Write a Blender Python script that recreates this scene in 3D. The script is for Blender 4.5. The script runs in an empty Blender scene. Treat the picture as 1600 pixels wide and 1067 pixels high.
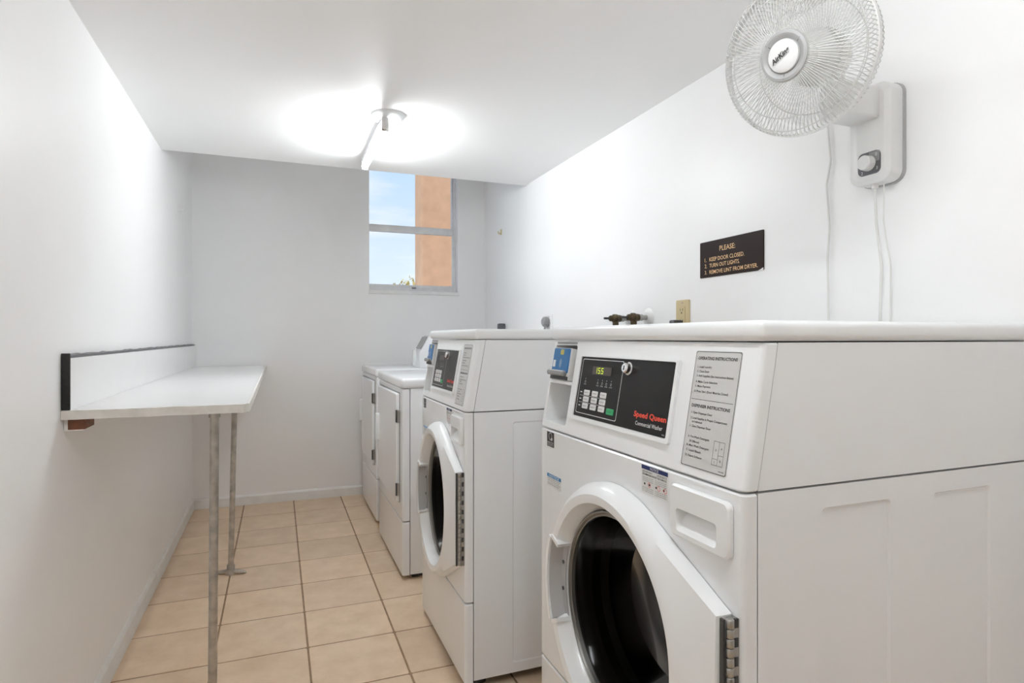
import bpy, bmesh, math, random
from mathutils import Vector, Matrix
random.seed(7)
S = bpy.context.scene
C = S.collection
PI = math.pi

# ------------------------------------------------------------------ camera, sky, sun, exposure
F_PX, CAM_H, YAW = 940.0, 1.08, math.radians(21.274)
cd = bpy.data.cameras.new('camera'); cam = bpy.data.objects.new('camera', cd); C.objects.link(cam)
cd.sensor_fit = 'HORIZONTAL'; cd.sensor_width = 36.0; cd.lens = 36.0 * F_PX / 1600.0
cd.shift_y = -(533.5 - 527.0) / 1600.0
cd.clip_start = 0.02
cam.location = (0, 0, CAM_H); cam.rotation_euler = (PI / 2, 0, -YAW)
S.camera = cam

w = bpy.data.worlds.new('sky'); S.world = w; w.use_nodes = True
nt = w.node_tree; nt.nodes.clear()
wo = nt.nodes.new('ShaderNodeOutputWorld'); bg = nt.nodes.new('ShaderNodeBackground')
tc = nt.nodes.new('ShaderNodeTexCoord'); sep = nt.nodes.new('ShaderNodeSeparateXYZ')
ramp = nt.nodes.new('ShaderNodeValToRGB')
ramp.color_ramp.elements[0].position = 0.0; ramp.color_ramp.elements[0].color = (0.86, 0.92, 0.98, 1)
ramp.color_ramp.elements[1].position = 0.45; ramp.color_ramp.elements[1].color = (0.36, 0.62, 0.95, 1)
no = nt.nodes.new('ShaderNodeTexNoise'); no.inputs['Scale'].default_value = 5.0; no.inputs['Detail'].default_value = 6
mp = nt.nodes.new('ShaderNodeMapping'); mp.inputs['Scale'].default_value = (1, 1, 4)
cr = nt.nodes.new('ShaderNodeValToRGB'); cr.color_ramp.elements[0].position = 0.5; cr.color_ramp.elements[1].position = 0.75
mx = nt.nodes.new('ShaderNodeMixRGB'); mx.inputs[2].default_value = (0.95, 0.96, 1, 1)
L_ = nt.links.new
L_(tc.outputs['Generated'], sep.inputs[0]); L_(sep.outputs['Z'], ramp.inputs[0])
L_(tc.outputs['Generated'], mp.inputs[0]); L_(mp.outputs[0], no.inputs['Vector']); L_(no.outputs['Fac'], cr.inputs[0])
L_(cr.outputs[0], mx.inputs[0]); L_(ramp.outputs[0], mx.inputs[1]); L_(mx.outputs[0], bg.inputs[0])
bg.inputs[1].default_value = 1.12
L_(bg.outputs[0], wo.inputs[0])

sd = bpy.data.lights.new('sun', 'SUN'); sd.energy = 2.2; sd.angle = 0.01; sd.color = (1, 0.93, 0.82)
sun = bpy.data.objects.new('sun', sd); C.objects.link(sun)
sun.rotation_euler = Vector((0.55, 0.45, -0.75)).to_track_quat('-Z', 'Y').to_euler()

vs = S.view_settings
vs.view_transform = 'Standard'; vs.look = 'None'; vs.gamma = 1.0; vs.use_curve_mapping = False
vs.exposure = 0.0
TUBE_POWER, TUBE_POWER_FILL = 118.0, 108.0  # visible tube, then the added fill tube out of view
S.cycles.max_bounces = 16; S.cycles.diffuse_bounces = 12; S.cycles.glossy_bounces = 6; S.cycles.transparent_max_bounces = 16

# ------------------------------------------------------------------ materials
def mat(name, col, rough=0.5, metal=0.0, bump=0.0, bscale=60.0, var=0.0, vscale=8.0, coat=0.0, emit=0.0, spec=0.5):
    m = bpy.data.materials.new(name); m.use_nodes = True
    n = m.node_tree; b = n.nodes['Principled BSDF']
    b.inputs['Base Color'].default_value = (*col, 1); b.inputs['Roughness'].default_value = rough
    b.inputs['Metallic'].default_value = metal; b.inputs['Coat Weight'].default_value = coat
    b.inputs['Coat Roughness'].default_value = 0.08
    b.inputs['Specular IOR Level'].default_value = spec
    if emit:
        b.inputs['Emission Color'].default_value = (*col, 1); b.inputs['Emission Strength'].default_value = emit
    t = n.nodes.new('ShaderNodeTexCoord')
    if var:
        x = n.nodes.new('ShaderNodeTexNoise'); x.inputs['Scale'].default_value = vscale; x.inputs['Detail'].default_value = 5
        r = n.nodes.new('ShaderNodeValToRGB')
        r.color_ramp.elements[0].position = 0.3; r.color_ramp.elements[1].position = 0.7
        r.color_ramp.elements[0].color = (*[max(0, c * (1 - var)) for c in col], 1)
        r.color_ramp.elements[1].color = (*[min(1, c * (1 + var)) for c in col], 1)
        n.links.new(t.outputs['Object'], x.inputs['Vector']); n.links.new(x.outputs['Fac'], r.inputs[0])
        n.links.new(r.outputs[0], b.inputs['Base Color'])
    if bump:
        x = n.nodes.new('ShaderNodeTexNoise'); x.inputs['Scale'].default_value = bscale; x.inputs['Detail'].default_value = 4
        k = n.nodes.new('ShaderNodeBump'); k.inputs['Strength'].default_value = bump; k.inputs['Distance'].default_value = 0.004
        n.links.new(t.outputs['Object'], x.inputs['Vector']); n.links.new(x.outputs['Fac'], k.inputs['Height'])
        n.links.new(k.outputs[0], b.inputs['Normal'])
    return m

M = dict(
    wall=mat('wall_paint', (0.905, 0.905, 0.905), 0.38, bump=0.10, bscale=26, var=0.012, vscale=3),
    ceil=mat('ceiling_paint', (0.905, 0.905, 0.905), 0.5, bump=0.12, bscale=18, var=0.01, vscale=2),
    base=mat('baseboard_paint', (0.82, 0.82, 0.81), 0.4, bump=0.3, bscale=40, var=0.05, vscale=14),
    grout=mat('grout', (0.30, 0.20, 0.12), 0.9, var=0.2, vscale=30),
    enamel=mat('white_enamel', (0.85, 0.865, 0.88), 0.22, coat=0.4, var=0.006, vscale=4),
    plastic=mat('white_plastic', (0.85, 0.865, 0.875), 0.28, coat=0.25, var=0.006, vscale=6),
    fanplastic=mat('fan_plastic', (0.76, 0.76, 0.75), 0.35, var=0.006),
    hubgrey=mat('fan_hub_grey', (0.42, 0.42, 0.42), 0.4, var=0.01),
    badge=mat('badge_white', (0.82, 0.82, 0.82), 0.2),
    wire=mat('fan_wire', (0.62, 0.62, 0.60), 0.3),
    black=mat('membrane_black', (0.008, 0.0065, 0.006), 0.28, var=0.1, spec=0.2),
    ink=mat('ink_black', (0.02, 0.02, 0.02), 0.6),
    darkgrey=mat('dark_grey_plastic', (0.10, 0.10, 0.11), 0.4, var=0.05),
    midgrey=mat('grey_plastic', (0.26, 0.26, 0.26), 0.4, var=0.05),
    handlegrey=mat('handle_grey', (0.40, 0.40, 0.40), 0.4, var=0.03),
    lightgrey=mat('light_grey_film', (0.60, 0.60, 0.59), 0.4, var=0.01),
    printwhite=mat('print_white', (0.75, 0.75, 0.75), 0.5),
    printred=mat('print_red', (0.72, 0.06, 0.03), 0.5),
    green=mat('button_green', (0.02, 0.36, 0.13), 0.4),
    window_lcd=mat('display_window', (0.085, 0.07, 0.062), 0.3, spec=0.2),
    seg=mat('display_segments', (0.62, 0.80, 0.05), 0.4, emit=0.45),
    chrome=mat('chrome', (0.75, 0.75, 0.75), 0.12, metal=1.0),
    steel=mat('brushed_steel', (0.42, 0.41, 0.39), 0.32, metal=1.0, bump=0.1, bscale=200),
    drum=mat('drum_steel', (0.10, 0.095, 0.09), 0.35, metal=0.8, var=0.1),
    rubber=mat('gasket_rubber', (0.05, 0.05, 0.05), 0.5),
    pipe=mat('galvanised_pipe', (0.50, 0.47, 0.43), 0.38, metal=0.85, var=0.25, vscale=30, bump=0.2, bscale=120),
    brass=mat('tarnished_brass', (0.10, 0.075, 0.045), 0.4, metal=0.9, var=0.3, vscale=60),
    laminate=mat('white_laminate', (0.85, 0.85, 0.85), 0.25, var=0.01),
    edge=mat('painted_edge', (0.72, 0.70, 0.66), 0.5, bump=0.5, bscale=60, var=0.06, vscale=40),
    tarblack=mat('black_adhesive', (0.012, 0.012, 0.012), 0.55, bump=0.8, bscale=90, var=0.3, vscale=60),
    wood=mat('stained_wood', (0.16, 0.06, 0.03), 0.6, bump=0.5, bscale=60, var=0.4, vscale=40),
    alu=mat('window_aluminium', (0.76, 0.76, 0.77), 0.45, metal=0.1, var=0.06, vscale=20),
    sign=mat('sign_brown', (0.018, 0.008, 0.006), 0.5, var=0.15, spec=0.2),
    signtext=mat('sign_gold', (0.85, 0.56, 0.30), 0.6, var=0.1, vscale=80),
    beige=mat('beige_plastic', (0.60, 0.50, 0.29), 0.4, var=0.02),
    cord=mat('white_cord', (0.78, 0.78, 0.76), 0.4),
    blue=mat('card_blue', (0.012, 0.14, 0.36), 0.35, var=0.03),
    lblue=mat('sticker_blue', (0.03, 0.24, 0.52), 0.45),
    navy=mat('sticker_navy', (0.012, 0.025, 0.12), 0.45),
    gold=mat('chip_gold', (0.50, 0.42, 0.10), 0.4),
    paper=mat('sticker_white', (0.74, 0.74, 0.73), 0.45),
    stucco=mat('orange_stucco', (0.72, 0.42, 0.26), 0.9, bump=0.8, bscale=30, var=0.08, vscale=12),
    leaf=mat('yellow_leaves', (0.72, 0.55, 0.20), 0.7, var=0.25, vscale=6),
    bark=mat('bark', (0.12, 0.08, 0.05), 0.9, var=0.2),
    tube=mat('lit_tube', (0.935, 0.975, 1.0), 0.4, emit=TUBE_POWER),
    tube_fill=mat('added_fill_tube', (0.935, 0.975, 1.0), 0.4, emit=TUBE_POWER_FILL),  # glow of the added tube out of view
    door=mat('door_paint', (0.70, 0.70, 0.69), 0.4),
    ground=mat('ground', (0.25, 0.25, 0.2), 0.9, var=0.2),
)
# tiles: mottled beige, each tile with its own tint
def tile_mat():
    m = bpy.data.materials.new('beige_ceramic'); m.use_nodes = True
    n = m.node_tree; b = n.nodes['Principled BSDF']; l = n.links.new
    g = n.nodes.new('ShaderNodeNewGeometry')
    a = n.nodes.new('ShaderNodeTexNoise'); a.inputs['Scale'].default_value = 9; a.inputs['Detail'].default_value = 8; a.inputs['Roughness'].default_value = 0.65
    r = n.nodes.new('ShaderNodeValToRGB')
    r.color_ramp.elements[0].position = 0.3; r.color_ramp.elements[0].color = (0.65, 0.48, 0.325, 1)
    r.color_ramp.elements[1].position = 0.72; r.color_ramp.elements[1].color = (0.80, 0.63, 0.465, 1)
    o = n.nodes.new('ShaderNodeObjectInfo')
    h = n.nodes.new('ShaderNodeHueSaturation'); mr = n.nodes.new('ShaderNodeMapRange')
    mr.inputs[3].default_value = 0.94; mr.inputs[4].default_value = 1.06
    l(g.outputs['Position'], a.inputs['Vector']); l(a.outputs['Fac'], r.inputs[0]); l(r.outputs[0], h.inputs['Color'])
    l(o.outputs['Random'], mr.inputs[0]); l(mr.outputs[0], h.inputs['Value']); l(h.outputs[0], b.inputs['Base Color'])
    k = n.nodes.new('ShaderNodeBump'); k.inputs['Strength'].default_value = 0.12; k.inputs['Distance'].default_value = 0.003
    l(a.outputs['Fac'], k.inputs['Height']); l(k.outputs[0], b.inputs['Normal'])
    b.inputs['Roughness'].default_value = 0.33
    return m
M['tile'] = tile_mat()
def glass_mat(name, tint, alpha, rough=0.02):
    m = bpy.data.materials.new(name); m.use_nodes = True
    n = m.node_tree; n.nodes.clear(); l = n.links.new
    out = n.nodes.new('ShaderNodeOutputMaterial'); tr = n.nodes.new('ShaderNodeBsdfTransparent'); tr.inputs[0].default_value = (*tint, 1)
    gl = n.nodes.new('ShaderNodeBsdfGlossy'); gl.inputs['Roughness'].default_value = rough; gl.inputs[0].default_value = (0.9, 0.9, 0.9, 1)
    fr = n.nodes.new('ShaderNodeFresnel'); fr.inputs[0].default_value = 1.45
    mul = n.nodes.new('ShaderNodeMath'); mul.operation = 'MULTIPLY'; mul.inputs[1].default_value = alpha
    mi = n.nodes.new('ShaderNodeMixShader')
    l(fr.outputs[0], mul.inputs[0]); l(mul.outputs[0], mi.inputs[0]); l(tr.outputs[0], mi.inputs[1]); l(gl.outputs[0], mi.inputs[2]); l(mi.outputs[0], out.inputs[0])
    return m
M['pane'] = glass_mat('window_glass', (0.97, 0.985, 0.99), 0.6)
M['blade'] = glass_mat('clear_blade', (0.93, 0.93, 0.93), 0.35, 0.2)
M['doorglass'] = glass_mat('dark_door_glass', (0.26, 0.245, 0.23), 0.22, 0.10)

# ------------------------------------------------------------------ helpers
def mesh_from(bm, name, smooth=35.0):
    bmesh.ops.recalc_face_normals(bm, faces=bm.faces[:])
    me = bpy.data.meshes.new(name); bm.to_mesh(me); bm.free()
    if smooth:
        me.polygons.foreach_set('use_smooth', [True] * len(me.polygons))
        me.set_sharp_from_angle(angle=math.radians(smooth))
    return me
def obj(name, bm, m, parent=None, smooth=35.0, mtx=None):
    if mtx is not None: bmesh.ops.transform(bm, matrix=mtx, verts=bm.verts[:])
    me = mesh_from(bm, name, smooth) if isinstance(bm, bmesh.types.BMesh) else bm
    if m and not me.materials: me.materials.append(M[m])
    o = bpy.data.objects.new(name, me); C.objects.link(o)
    if parent: o.parent = parent
    return o
def tag(o, label=None, cat=None, group=None, kind=None):
    if label: o['label'] = label
    if cat: o['category'] = cat
    if group: o['group'] = group
    if kind: o['kind'] = kind
    return o
def thing(name, loc, label, cat, group=None):
    o = bpy.data.objects.new(name, None); C.objects.link(o); o.location = loc; o.empty_display_size = 0.1
    return tag(o, label, cat, group)
def copy_tree(o, parent=None):
    c = o.copy(); C.objects.link(c); c.parent = parent
    for ch in list(o.children):
        copy_tree(ch, c)
    return c
def add_box(bm, x0, x1, y0, y1, z0, z1, bev=0.0, seg=2):
    t = bmesh.new()
    bmesh.ops.create_cube(t, size=1.0, matrix=Matrix.Translation(((x0 + x1) / 2, (y0 + y1) / 2, (z0 + z1) / 2)) @ Matrix.Diagonal((abs(x1 - x0), abs(y1 - y0), abs(z1 - z0), 1)))
    if bev: bmesh.ops.bevel(t, geom=t.edges[:], offset=bev, segments=seg, profile=0.5, affect='EDGES')
    merge(bm, t)
def merge(bm, t, mtx=None):
    if mtx is not None: bmesh.ops.transform(t, matrix=mtx, verts=t.verts[:])
    vm = {v: bm.verts.new(v.co) for v in t.verts}
    for f in t.faces:
        try: bm.faces.new([vm[v] for v in f.verts])
        except ValueError: pass
    t.free()
def box(*a, **k):
    bm = bmesh.new(); add_box(bm, *a, **k); return bm
def tube_bm(pts, r, seg=10, cap=True, bm=None):
    bm = bm or bmesh.new(); pts = [Vector(p) for p in pts]; rings = []
    rs = r if isinstance(r, (list, tuple)) else [r] * len(pts)
    up = None
    for i, p in enumerate(pts):
        d = (pts[min(i + 1, len(pts) - 1)] - pts[max(i - 1, 0)])
        if d.length < 1e-9: d = Vector((0, 0, 1))
        d.normalize()
        if up is None: up = d.orthogonal().normalized()
        a = (up - d * up.dot(d)); a = a.normalized() if a.length > 1e-6 else d.orthogonal().normalized(); up = a
        b = d.cross(a)
        rings.append([bm.verts.new(p + (a * math.cos(2 * PI * k / seg) + b * math.sin(2 * PI * k / seg)) * rs[i]) for k in range(seg)])
    for i in range(len(rings) - 1):
        for k in range(seg):
            bm.faces.new([rings[i][k], rings[i][(k + 1) % seg], rings[i + 1][(k + 1) % seg], rings[i + 1][k]])
    if cap and len(rings) > 1:
        bm.faces.new(rings[0][::-1]); bm.faces.new(rings[-1])
    return bm
def lathe(profile, seg=48, mtx=None, bm=None):
    """profile: (r, w) pairs, axis is local Z = w"""
    bm = bm or bmesh.new(); rings = []; T = mtx or Matrix()
    for r, wv in profile:
        if r < 1e-6: rings.append([bm.verts.new(T @ Vector((0, 0, wv)))])
        else: rings.append([bm.verts.new(T @ Vector((r * math.cos(2 * PI * k / seg), r * math.sin(2 * PI * k / seg), wv))) for k in range(seg)])
    for a, b in zip(rings, rings[1:]):
        for k in range(seg):
            q = [a[k % len(a)], a[(k + 1) % len(a)], b[(k + 1) % len(b)], b[k % len(b)]]
            u = []
            for v in q:
                if v not in u: u.append(v)
            if len(u) > 2:
                try: bm.faces.new(u)
                except ValueError: pass
    return bm
def rrect(u0, u1, v0, v1, r, n=5):
    out = []
    for cx, cy, a0 in ((u1 - r, v1 - r, 0), (u0 + r, v1 - r, PI / 2), (u0 + r, v0 + r, PI), (u1 - r, v0 + r, 1.5 * PI)):
        for k in range(n + 1):
            a = a0 + PI / 2 * k / n; out.append((cx + r * math.cos(a), cy + r * math.sin(a)))
    return out
def circle(cu, cv, r, n=48):
    return [(cu + r * math.cos(2 * PI * k / n), cv + r * math.sin(2 * PI * k / n)) for k in range(n)]
def fill_plate(bm, fmap, outer, holes=(), off=0.0):
    """planar plate in (u,v) with holes; returns vertex loops"""
    loops = []; es = []
    for lp in [outer] + list(holes):
        vs_ = [bm.verts.new((u, v, 0)) for u, v in lp]; loops.append(vs_)
        es += [bm.edges.new((vs_[i], vs_[(i + 1) % len(vs_)])) for i in range(len(vs_))]
    bmesh.ops.triangle_fill(bm, use_beauty=True, use_dissolve=False, edges=es, normal=(0, 0, 1))
    for lp in loops:
        for v in lp: v.co = fmap(v.co.x, v.co.y, off)
    return loops
def bridge(bm, a, b):
    n = len(a)
    for i in range(n):
        bm.faces.new([a[i], a[(i + 1) % n], b[(i + 1) % n], b[i]])
def slab(fmap, loop, o0, o1, bev=0.0, bm=None):
    """solid plate: (u,v) loop from offset o0 (back) to o1 (front), front edge chamfered"""
    bm = bm or bmesh.new()
    cu = sum(p[0] for p in loop) / len(loop); cv = sum(p[1] for p in loop) / len(loop)
    su = max(p[0] for p in loop) - cu; sv = max(p[1] for p in loop) - cv
    A = [bm.verts.new(fmap(u, v, o0)) for u, v in loop]
    B = [bm.verts.new(fmap(u, v, o1 - bev)) for u, v in loop]
    bridge(bm, A, B); last = B
    if bev:
        D = [bm.verts.new(fmap(cu + (u - cu) * (1 - bev / su), cv + (v - cv) * (1 - bev / sv), o1)) for u, v in loop]
        bridge(bm, B, D); last = D
    bm.faces.new(last); bm.faces.new(A[::-1])
    return bm
TXT = {}
def text_into(bm, s, fmap, u, v, height, width=None, off=0.0008, align='L', slant=0.0, rot=0.0, bold=0.0):
    """text running towards decreasing u (as seen by someone facing the surface)"""
    cu = bpy.data.curves.new('t', 'FONT'); cu.body = s; cu.size = 1.0; cu.shear = slant; cu.offset = bold
    cu.resolution_u = 2
    o = bpy.data.objects.new('t', cu)
    C.objects.link(o)
    dg = bpy.context.evaluated_depsgraph_get()
    me = bpy.data.meshes.new_from_object(o.evaluated_get(dg))
    bpy.data.objects.remove(o); bpy.data.curves.remove(cu)
    if not me.vertices: return
    xs = [q.co.x for q in me.vertices]; x0, x1 = min(xs), max(xs)
    k = height / 0.70
    kx = (width / (x1 - x0)) if width else k
    wid = (x1 - x0) * kx
    sh = {'L': 0, 'C': -wid / 2, 'R': -wid}[align]
    vs_ = []
    for q in me.vertices:
        a = (q.co.x - x0) * kx + sh; b = q.co.y * k
        a, b = a * math.cos(rot) - b * math.sin(rot), a * math.sin(rot) + b * math.cos(rot)
        vs_.append(bm.verts.new(fmap(u - a, v + b, off)))
    for p in me.polygons:
        try: bm.faces.new([vs_[i] for i in p.vertices])
        except ValueError: pass
    bpy.data.meshes.remove(me)
def rect_into(bm, fmap, u0, u1, v0, v1, off=0.0008):
    bm.faces.new([bm.verts.new(fmap(*p, off)) for p in ((u0, v0), (u1, v0), (u1, v1), (u0, v1))])
def outline_into(bm, fmap, loop, t, off=0.0008):
    cu = sum(p[0] for p in loop) / len(loop); cv = sum(p[1] for p in loop) / len(loop)
    su = max(p[0] for p in loop) - cu; sv = max(p[1] for p in loop) - cv
    A = [bm.verts.new(fmap(u, v, off)) for u, v in loop]
    B = [bm.verts.new(fmap(cu + (u - cu) * (1 - t / su), cv + (v - cv) * (1 - t / sv), off)) for u, v in loop]
    bridge(bm, A, B)

# ------------------------------------------------------------------ the room
XL, XR, XRB, YB, YF, HS, YS, HT = -0.50, 1.315, 1.435, 4.245, -1.40, 1.945, 3.17, 2.50
def struct(o): o['kind'] = 'structure'; return o
def prism(pts, z0, z1):
    bm = bmesh.new()
    A = [bm.verts.new((x, y, z0)) for x, y in pts]; B = [bm.verts.new((x, y, z1)) for x, y in pts]
    bridge(bm, A, B); bm.faces.new(A[::-1]); bm.faces.new(B); return bm
struct(obj('wall_left', box(XL - 0.15, XL, YF - 0.15, YB + 0.2, -0.1, 2.7), 'wall'))
struct(obj('wall_right', prism([(XR, YF - 0.15), (XR + 0.3, YF - 0.15), (XR + 0.3, YB + 0.2), (XRB, YB + 0.2), (XRB, YB), (XR, YS - 0.1)], -0.1, 2.7), 'wall'))
WX0, WX1, WZ0, WZ1, WD = 0.590, 1.228, 1.405, 2.42, 0.13
bm = bmesh.new()
add_box(bm, XL, WX0, YB, YB + WD, -0.1, 2.7); add_box(bm, WX1, XRB, YB, YB + WD, -0.1, 2.7)
add_box(bm, WX0, WX1, YB, YB + WD, -0.1, WZ0); add_box(bm, WX0, WX1, YB, YB + WD, WZ1, 2.7)
struct(obj('wall_back', bm, 'wall'))
bm = bmesh.new()
add_box(bm, XL, -0.35, YF - 0.12, YF, -0.1, 2.7); add_box(bm, 0.47, XR, YF - 0.12, YF, -0.1, 2.7); add_box(bm, -0.35, 0.47, YF - 0.12, YF, 1.90, 2.7)
struct(obj('wall_front', bm, 'wall'))
bm = bmesh.new()
add_box(bm, XL, XR, YF, YS, HS, 2.7); add_box(bm, XL, XR + 0.12, YS, YB, HT, 2.7)
struct(obj('ceiling', bm, 'ceil'))
d1 = struct(obj('door_1', box(-0.35, 0.47, YF - 0.08, YF - 0.03, 0.005, 1.90, bev=0.002), 'door'))
bm = lathe([(0, 0.075), (0.018, 0.072), (0.026, 0.05), (0.018, 0.03), (0.01, 0.02), (0.01, 0)], 20, Matrix.Translation((0.40, YF - 0.03, 0.95)) @ Matrix.Rotation(-PI / 2, 4, 'X'))
obj('door_knob', bm, 'steel', d1)

floor = struct(obj('floor', box(XL - 0.1, XRB + 0.1, YF - 0.2, YB + 0.1, -0.12, -0.0016), 'grout'))
TX0, TPX, TY0, TPY, GR = 0.098, 0.300, 2.212, 0.2905, 0.0033
cache = {}
i0 = math.floor((XL - TX0) / TPX); j0 = math.floor((YF - TY0) / TPY)
for i in range(i0, i0 + 8):
    for j in range(j0, j0 + 21):
        x0 = max(TX0 + i * TPX + GR, XL + 0.001); x1 = min(TX0 + (i + 1) * TPX - GR, XRB - 0.001)
        y0 = max(TY0 + j * TPY + GR, YF + 0.001); y1 = min(TY0 + (j + 1) * TPY - GR, YB - 0.001)
        if y0 + TPY / 2 < YS and x1 > XR - 0.001: x1 = XR - 0.001
        if x1 - x0 < 0.01 or y1 - y0 < 0.01: continue
        key = (round(x1 - x0, 4), round(y1 - y0, 4))
        if key not in cache:
            a, b = key; lp = rrect(-a / 2, a / 2, -b / 2, b / 2, 0.004, 1)
            me = mesh_from(slab(lambda u, v, o: Vector((u, v, o)), lp, -0.006, 0.0, 0.0012), 'tile', 30); me.materials.append(M['tile'])
            cache[key] = me
        t = bpy.data.objects.new('tile', cache[key]); C.objects.link(t); t.parent = floor
        t.location = ((x0 + x1) / 2, (y0 + y1) / 2, random.uniform(-0.0004, 0.0002))

def baseboard(name, p, q, nrm, hgt=0.075, th=0.013):
    p, q, nrm = Vector(p), Vector(q), Vector(nrm)
    prof = [(0, 0), (th, 0), (th, hgt - 0.012), (th * 0.55, hgt - 0.003), (0, hgt)]
    bm = bmesh.new()
    A = [bm.verts.new(p + nrm * a + Vector((0, 0, z))) for a, z in prof]; B = [bm.verts.new(q + nrm * a + Vector((0, 0, z))) for a, z in prof]
    bridge(bm, A, B); bm.faces.new(A); bm.faces.new(B[::-1])
    return struct(obj(name, bm, 'base', smooth=20))
baseboard('baseboard_left', (XL, YF, 0), (XL, YB, 0), (1, 0, 0))
baseboard('baseboard_back', (XL, YB, 0), (XRB, YB, 0), (0, -1, 0), 0.065)
baseboard('baseboard_right', (XR, YF, 0), (XR, YS - 0.1, 0), (-1, 0, 0))

# window ------------------------------------------------------
FX0 = WX0 - 0.026; bm = bmesh.new()
add_box(bm, FX0, FX0 + 0.022, 4.30, 4.365, WZ0, WZ1, 0.002); add_box(bm, WX1 - 0.013, WX1, 4.30, 4.365, WZ0, WZ1, 0.002)
add_box(bm, FX0 + 0.022, WX1 - 0.013, 4.30, 4.365, WZ1 - 0.025, WZ1, 0.002); add_box(bm, FX0 + 0.022, WX1 - 0.013, 4.30, 4.365, WZ0, WZ0 + 0.03, 0.002)
win = struct(obj('window_1', bm, 'alu'))
def sash(y0, y1, z0, z1, top, bot):
    b = bmesh.new(); a0, a1 = FX0 + 0.022, WX1 - 0.013
    add_box(b, a0, a0 + 0.014, y0, y1, z0, z1, 0.0015); add_box(b, a1 - 0.011, a1, y0, y1, z0, z1, 0.0015)
    add_box(b, a0 + 0.014, a1 - 0.011, y0, y1, z0, z0 + bot, 0.0015); add_box(b, a0 + 0.014, a1 - 0.011, y0, y1, z1 - top, z1, 0.0015)
    s = obj('window_sash', b, 'alu', win)
    obj('pane', box(a0 + 0.012, a1 - 0.009, (y0 + y1) / 2 - 0.002, (y0 + y1) / 2 + 0.002, z0 + bot - 0.003, z1 - top + 0.003), 'pane', s)
sash(4.335, 4.358, 1.845, WZ1 - 0.02, 0.03, 0.040)
sash(4.308, 4.332, WZ0 + 0.03, 1.880, 0.050, 0.022)
obj('window_latch', box(0.90, 0.93, 4.292, 4.308, WZ0 + 0.024, WZ0 + 0.036, bev=0.002), 'midgrey', win)
bm = box(WX0 - 0.005, WX1 + 0.012, YB - 0.012, 4.30, WZ0 - 0.022, WZ0 + 0.004, bev=0.004)
obj('window_sill', bm, 'base', win)

# outdoors ----------------------------------------------------
bm = bmesh.new(); add_box(bm, 1.205, 2.6, 5.30, 5.62, -3.0, 6.0, 0.01)
tag(obj('stucco_column', bm, 'stucco'), 'orange stucco building column seen through the window', 'column')
tag(obj('ground', box(-40, 40, 4.6, 80, -3.2, -3.0), 'ground'), kind='structure')
tr = thing('tree', (3.45, 16.0, -3.0), 'yellowish leafy tree top at the bottom of the window', 'tree')
obj('trunk', tube_bm([(0, 0, 0), (0.05, 0, 1.5), (0, 0.05, 3.6), (0.02, 0, 5.0)], [0.12, 0.1, 0.07, 0.02], 10), 'bark', tr)
bm = bmesh.new()
for k in range(1500):
    d = Vector((random.gauss(0, 1), random.gauss(0, 1), random.gauss(0, 1))).normalized() * random.random() ** 0.4
    p = Vector((d.x * 1.0, d.y * 1.0, 4.72 + d.z * 1.0))
    R_ = Matrix.Rotation(random.random() * 6.3, 3, 'Z') @ Matrix.Rotation(random.random() * 3, 3, 'X'); s = random.uniform(0.05, 0.1)
    bm.faces.new([bm.verts.new(p + R_ @ Vector(q) * s) for q in ((-0.4, 0, 0), (0, -0.9, 0.1), (0.4, 0, 0), (0, 1.0, -0.1))])
tag(obj('foliage', bm, 'leaf', tr, smooth=0), kind='stuff')

# ------------------------------------------------------------------ ceiling tube light
def make_light(loc, label, tm='tube'):
    t = thing('tube_light', loc, label, 'ceiling light')      # origin on the ceiling, canopy at origin, tube runs along +Y
    obj('canopy', lathe([(0, -0.030), (0.030, -0.030), (0.048, -0.024), (0.062, -0.012), (0.066, -0.004), (0.066, 0)], 40), 'plastic', t)
    obj('channel', (lambda b: (add_box(b, -0.034, -0.012, -0.02, 0.52, -0.050, -0.030, 0.003), b)[-1])(bmesh.new()), 'plastic', t)
    s = bmesh.new(); add_box(s, -0.034, -0.006, -0.058, -0.044, -0.082, -0.030, 0.003); add_box(s, -0.030, -0.010, -0.046, -0.02, -0.046, -0.028, 0.002)
    obj('socket', s, 'chrome', t)
    obj('tube', tube_bm([(-0.02, -0.045, -0.066), (-0.02, 0.515, -0.066)], 0.0135, 16), tm, t)
    e = bmesh.new(); add_box(e, -0.033, -0.007, 0.514, 0.524, -0.081, -0.034, 0.002)
    obj('end_cap', e, 'plastic', t)
    return t
make_light((0.40, 2.355, HS), 'lit fluorescent tube on a round ceiling base above the floor')
make_light((0.40, 0.20, HS), 'added fill tube on the ceiling out of view, brightening the nearest washer', 'tube_fill')  # extra fixture added above the frame to brighten near washer and right wall

# ------------------------------------------------------------------ folding table on the left wall
TZ = 0.897
tb = thing('wall_table', (XL, 1.79, 0), 'long white laminate table fixed to the wall on pipe legs', 'table')
LT = 2.435; WT = 0.425
top = [(0.001, 0), (WT - 0.012, 0), (WT, 0.022), (WT + 0.004, LT), (0.001, LT)]
bm = bmesh.new()
A = [bm.verts.new((x, y, TZ - 0.018)) for x, y in top]; B = [bm.verts.new((x, y, TZ)) for x, y in top]
bridge(bm, A, B); bm.faces.new(A[::-1]); bm.faces.new(B)
obj('tabletop', bm, 'laminate', tb, smooth=0)
bm = bmesh.new()      # painted edge banding, a little uneven
path = [(0.001, 0), (WT - 0.012, 0), (WT, 0.022), (WT + 0.004, LT)]
pts = []
for (a, b) in zip(path, path[1:]):
    n = max(2, int((Vector(b) - Vector(a)).length / 0.03))
    for k in range(n): pts.append(Vector(a).lerp(Vector(b), k / n))
pts.append(Vector(path[-1]))
rings = []
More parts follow.
